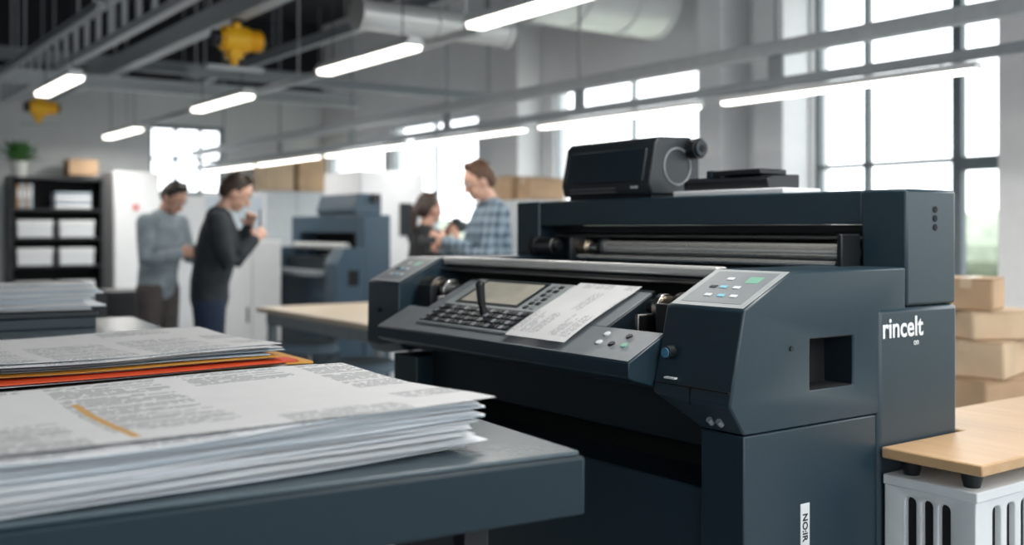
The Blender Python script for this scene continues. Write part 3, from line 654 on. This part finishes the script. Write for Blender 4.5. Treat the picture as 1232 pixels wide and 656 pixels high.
# shelf unit
SH=empty('shelving_unit',W(2.82,13.6),AB,'black open shelving unit filled with boxes and papers','shelf')
for q in ((-.52,-.49),(.49,.52)): pbox('side_panel',SH,q[0],q[1],-.2,.2,0,2.02,BLACK,.002)
pbox('back_panel',SH,-.49,.49,.185,.2,0,2.02,BLACK2,0)
for z in (.05,.5,.95,1.28,1.62,1.99): pbox('shelf_board',SH,-.49,.49,-.2,.185,z-.015,z+.015,BLACK,.001)
random.seed(3)
for z,hmax in ((.965,.28),(1.295,.28),(.515,.36)):
    for x in (-.25,.22):
        e=empty('storage_box',W(2.82+x,13.53,z),AB,'white paper storage box with lid on the black shelf','box','storage boxes on the shelf')
        pbox('box_body',e,-.19,.19,-.12,.12,0,hmax*.5,WHITEP if z>.9 else PAPERG,.004); pbox('box_lid',e,-.197,.197,-.127,.127,hmax*.5,hmax*.72,WHITE,.004)
xx=-.45
for k in range(4):
    wv=.045; e=empty('ring_binder',W(2.82+xx+wv/2,13.55,1.635),AB,'upright ring binder on the black shelf','binder','binders on the shelf')
    pbox('binder_cover',e,-wv/2+.001,wv/2-.001,-.12,.12,0,.28+.01*(k%2),(CARD,PAPERG,CARD,PAPERG)[k],.003); pbox('spine_label',e,-.012,.012,-.122,-.1205,.12,.22,PAPER,0); xx+=wv
for k in range(4):
    booklet('paper_ream',W(2.82+.38,13.42).to_2d(),AB,.4,.25,1.637+k*.05,.045,PAPERG if k%2 else PAPER,label='paper ream lying on the black shelf',group='reams on the shelf')
carton(3.12,13.6,2.036,.34,.3,.2,0)
# plant
PL=empty('potted_plant',W(2.42,13.55,2.006),AB,'leafy green plant in a white pot on the shelving unit','plant')
mb=MB(); mb.cyl((0,0,0),(0,0,.17),.075,POT,r2=.1); mb.cyl((0,0,.165),(0,0,.18),.105,POT); mb.done('plant_pot',PL,.003)
mb=MB()
for k in range(60):
    az=random.uniform(0,6.28); el=random.uniform(.1,1.4); r=random.uniform(.12,.24)
    d=Vector((math.cos(az)*math.cos(el),math.sin(az)*math.cos(el),math.sin(el))); c=Vector((0,0,.18))+d*r
    M=Matrix.Translation(c)@d.to_track_quat('Z','Y').to_matrix().to_4x4()
    mb.sph((0,0,0),(.03,.006,.06),LEAF,M=M,u=8,v=6)
    mb.cyl((0,0,.17),c,.003,LEAF,seg=5)
mb.done('foliage',PL)
e=empty('waste_bin',W(4.35,6.35),AB,'tall blue plastic bin standing on the floor','bin')
MB().cyl((0,0,0),(0,0,1.15),.15,BLUEPL,r2=.18).done('bin_body',e,.006); MB().cyl((0,0,1.151),(0,0,1.2),.185,BLUEPL,r2=.12).done('bin_lid',e,.005)
# ------------------------------------------------------------------ people
def person(px,Y,face,H,lean,pitch,yaw,wrR,wrL,skin,hair,topm,pantm,label,female=False,short=False,collar=None,curl=.9,vox=.0075,fw=1.04):
    k=H/1.75; loc=Vector(((px-616)/1278*Y,Y,0))
    e=empty('person',loc,R(face),label,'person')
    tl=math.tan(R(lean))
    def L(p):
        p=Vector(p)
        if p.z>.95: p.y+=tl*(p.z-.95)
        return p
    piv=L((0,0,1.53))
    HM=Matrix.Translation(piv)@Euler((R(-pitch),0,R(yaw)),'XYZ').to_matrix().to_4x4()@Matrix.Translation(-piv)@Matrix.Translation((0,tl*.6,0))
    sc=Matrix.Scale(k,4)
    def ik(S,T,side):
        L1,L2=.285,.25; d=T-S; D=min(d.length,L1+L2-.01); dn=d.normalized(); T=S+dn*D
        pole=Vector((side*.55,-.35,-1)); pole=(pole-pole.dot(dn)*dn).normalized()
        c=(L1*L1-L2*L2+D*D)/(2*D); h=math.sqrt(max(0,L1*L1-c*c)); return S+dn*c+pole*h,T
    arms=[]
    for side,T in ((1,wrR),(-1,wrL)):
        S=L((side*.17*fw,-.005,1.415)); E,Tt=ik(S,Vector(T),side); arms.append((side,S,E,Tt))
    def torso(mb,m,g):
        mb.tube([L(p) for p in ((0,0,.93),(0,-.01,1.03),(0,0,1.15),(0,.01,1.28),(0,0,1.38),(0,-.01,1.44))],[(.155*fw+g,.11+g),(.145*fw+g,.108+g),(.15*fw+g,.115+g),(.168*fw+g,.122+g),(.165*fw+g,.102+g),(.10*fw+g,.075+g)],(1,0,0),m,20)
    def arm(mb,m,g,full=True):
        for side,S,E,T in arms:
            mb.tube([L((side*.10*fw,-.005,1.42)),S],[.06+g,.057+g],(0,0,1),m)
            if full: mb.tube([S,S.lerp(E,.5),E,E.lerp(T,.4),T],[.058+g,.05+g,.043+g,.041+g,.028+g],(0,1,0),m)
            else: mb.tube([S,S.lerp(E,.6)],[.058+g,.052+g],(0,1,0),m)
    def legs(mb,m,g,hem=.09):
        for s in (1,-1): mb.tube([(s*.085,0,.9),(s*.09,.005,.72),(s*.095,.015,.5),(s*.098,-.01,.3),(s*.1,-.02,hem)],[.092*(.95+.05*fw)+g,.078+g,.056+g,.05+g,.036+g],(1,0,0),m,16)
        mb.tube([(-.05,0,.93),(.05,0,.93)],[.105+g,.105+g],(0,1,0),m,16)
    def finish(mb,name,v,lab=None):
        o=mb.done(name,e,M=sc,label=lab,smooth=False)
        r=o.modifiers.new('r','REMESH'); r.mode='VOXEL'; r.voxel_size=v; r.use_smooth_shade=True
        s=o.modifiers.new('s','SMOOTH'); s.factor=.5; s.iterations=3
        bake(o)
        for p in o.data.polygons: p.use_smooth=True
        return o
    mb=MB(); torso(mb,skin,-.006); arm(mb,skin,-.005); legs(mb,skin,-.006)
    mb.tube([L((0,-.012,1.42)),L((0,0,1.50)),HM@Vector((0,.015,1.56))],[.062,.052,.052],(1,0,0),skin)
    mb.sph((0,.02,1.655),(.074,.092,.098),skin,M=HM,u=20,v=14); mb.sph((0,.05,1.60),(.058,.062,.07),skin,M=HM); mb.sph((0,.082,1.563),(.032,.03,.024),skin,M=HM)
    mb.tube([HM@Vector((0,.108,1.655)),HM@Vector((0,.130,1.617))],[.008,.013],(1,0,0),skin,10)
    for s in (1,-1):
        mb.sph((s*.076,.015,1.63),(.010,.02,.032),skin,M=HM); mb.sph((s*.035,.085,1.60),(.022,.02,.02),skin,M=HM)
    for side,S,E,T in arms:
        d=(T-E).normalized(); inn=Vector((-side,.0,.15)); nrm=(inn-inn.dot(d)*d).normalized(); sd=d.cross(nrm)*side
        if sd.z<0: sd=-sd
        mb.tube([T-d*.03,T+d*.03,T+d*.085],[(.026,.02),(.036,.016),(.038,.013)],sd,skin,12)
        for i,fl in enumerate((.078,.085,.08,.062)):
            b0=T+d*.08+sd*(.030-.0205*i); c1=R(30*curl); c2=R(75*curl); c3=R(110*curl)
            p1=b0+(d*math.cos(c1)+nrm*math.sin(c1))*fl*.45; p2=p1+(d*math.cos(c2)+nrm*math.sin(c2))*fl*.3; p3=p2+(d*math.cos(c3)+nrm*math.sin(c3))*fl*.25
            mb.tube([b0,p1,p2,p3],[.0095,.009,.0085,.0075],sd,skin,8)
        b0=T+d*.025+sd*.028; p1=b0+(d*.6+sd*.6+nrm*.4).normalized()*.035; p2=p1+(d*.8+sd*.15+nrm*.6).normalized()*.03
        mb.tube([b0,p1,p2],[.013,.0105,.009],nrm,skin,8)
    for s in (1,-1): mb.tube([(s*.1,-.04,.05),(s*.105,.05,.045),(s*.11,.13,.035)],[(.035,.035),(.04,.03),(.035,.022)],(1,0,0),skin,10)
    finish(mb,'body',vox)
    mb=MB(); torso(mb,topm,.014)
    arm(mb,topm,.012,not short); finish(mb,'shirt',.012)
    mb=MB(); legs(mb,pantm,.012,.10); finish(mb,'trousers',.013)
    for s in (1,-1):
        mb=MB(); mb.tube([(s*.1,-.05,.05),(s*.105,.05,.048),(s*.11,.15,.038)],[(.043,.047),(.047,.04),(.042,.03)],(1,0,0),SHOE,14); mb.box(s*.105-.045,s*.105+.045,-.085,.17,0,.02,SHOE); mb.done('shoe',e,.004,M=sc)
    # hair: crown, back, sides down to the ears, soft tufts on top
    mb=MB(); mb.sph((0,-.004,1.690),(.080,.090,.078),hair,M=HM,u=20,v=14); mb.sph((0,-.035,1.645),(.076,.066,.085),hair,M=HM)
    for s in (1,-1): mb.sph((s*.066,.0,1.665),(.016,.045,.045),hair,M=HM); mb.sph((s*.070,.028,1.655),(.010,.012,.03),hair,M=HM)
    rs=random.Random(5)
    for q in range(9):
        mb.sph((rs.uniform(-.045,.045),rs.uniform(-.04,.055),1.757+rs.uniform(-.004,.008)),(.022,.026,.016),hair,M=HM,u=10,v=8)
    if female: mb.tube([HM@Vector((0,-.075,1.67)),HM@Vector((0,-.11,1.6)),HM@Vector((0,-.10,1.47))],[.035,.032,.02],(1,0,0),hair,12)
    finish(mb,'hair',.008)
    for s in (1,-1):
        mb=MB(); mb.sph((s*.031,.103,1.655),(.013,.008,.009),WHITEP,M=HM,u=10,v=8).sph((s*.031,.109,1.655),(.006,.005,.006),EYEM,M=HM,u=8,v=6); mb.done('eye',e,M=sc)
        mb=MB(); mb.tube([HM@Vector((s*.016,.112,1.675)),HM@Vector((s*.048,.098,1.677))],[.004,.004],(0,0,1),hair,8); mb.done('eyebrow',e,M=sc)
    mb=MB(); mb.tube([HM@Vector((-.022,.105,1.588)),HM@Vector((0,.113,1.588)),HM@Vector((.022,.105,1.588))],[.005,.006,.005],(0,0,1),LIP,8); mb.done('mouth',e,M=sc)
    if collar:
        mb=MB(); N=20; rr=[]
        for i in range(N+1):
            a=2*math.pi*i/N; c=L((0,-.008,1.475)); rr.append([c+Vector((math.cos(a)*r*1.0,math.sin(a)*r,zz)) for r,zz in ((.066,-.02),(.078,-.025),(.068,.025),(.060,.022))])
        mb.loft(rr,collar,cap=False).done('shirt_collar',e,M=sc,label='white shirt collar')
    return e,arms,k
p1=person(190,8.2,-116,1.78,7,42,0,(.09,.30,1.18),(-.07,.32,1.16),SKIN,HAIRB,SWEATG,PANTB,'person in light grey sweater standing with head bowed, hands together')
p2=person(252,6.9,-78,1.77,8,36,0,(.12,.28,1.30),(-.06,.24,1.38),SKIN2,HAIRDB,SWEATD,JEANS,'person in charcoal sweater and jeans looking down, hands raised',collar=PAPER,fw=1.14)
p3=person(594,7.0,110,1.84,3,28,0,(.06,.33,1.20),(-.08,.33,1.24),SKIN2,HAIRBR,PLAID,CHINO,'person in plaid shirt looking down at a small handheld device',fw=.95)
p4=person(510,7.7,-55,1.64,2,6,0,(.07,.25,1.42),(-.09,.25,1.42),SKIN,HAIRDB,TOPBLK,TOPBLK,'person in black top holding a camera up before the face',female=True,short=True,fw=.86)
def held(p,w,name,label,cat,off=(0,0,0)):
    e,arms,k=p
    def palm(i): s,S,E,T=arms[i]; return T+(T-E).normalized()*.095
    c=(palm(0)+palm(1))/2 if w==2 else palm(w)
    c=c+Vector(off)
    pos=e.location+Matrix.Rotation(e.rotation_euler.z,3,'Z')@(c*k)
    return empty(name,pos,e.rotation_euler.z,label,cat)
o=held(p4,2,'photo_camera','black photo camera held in both hands','camera',(0,.03,.0))
pbox('camera_body',o,-.065,.065,-.03,.03,-.045,.045,BLACK,.008); pcyl('camera_lens',o,(0,.03,0),(0,.09,0),.032,BLACK,bevel=.003); pbox('viewfinder_hump',o,-.025,.025,-.025,.03,.0455,.065,BLACK,.005)
o=held(p2,2,'mobile_phone','black mobile phone held in both hands','phone',(0,.02,.02))
pbox('phone_body',o,-.036,.036,-.005,.005,-.06,.07,BLACK,.003); pbox('phone_screen',o,-.032,.032,-.0058,-.0052,-.055,.065,SCREEN,0)
o=held(p3,2,'handheld_device','black handheld device held between both hands','device',(0,.02,.0))
pbox('device_body',o,-.05,.05,-.04,.05,-.015,.03,BLACK,.006); pbox('device_grip',o,-.02,.02,-.03,.01,-.08,-.0155,BLACK,.006)
o=held(p1,2,'mobile_phone','black mobile phone held in both hands','phone',(0,.01,.01))
pbox('phone_body',o,-.036,.036,-.005,.005,-.05,.06,BLACK,.003); pbox('phone_screen',o,-.032,.032,-.0058,-.0052,-.045,.055,SCREEN,0)
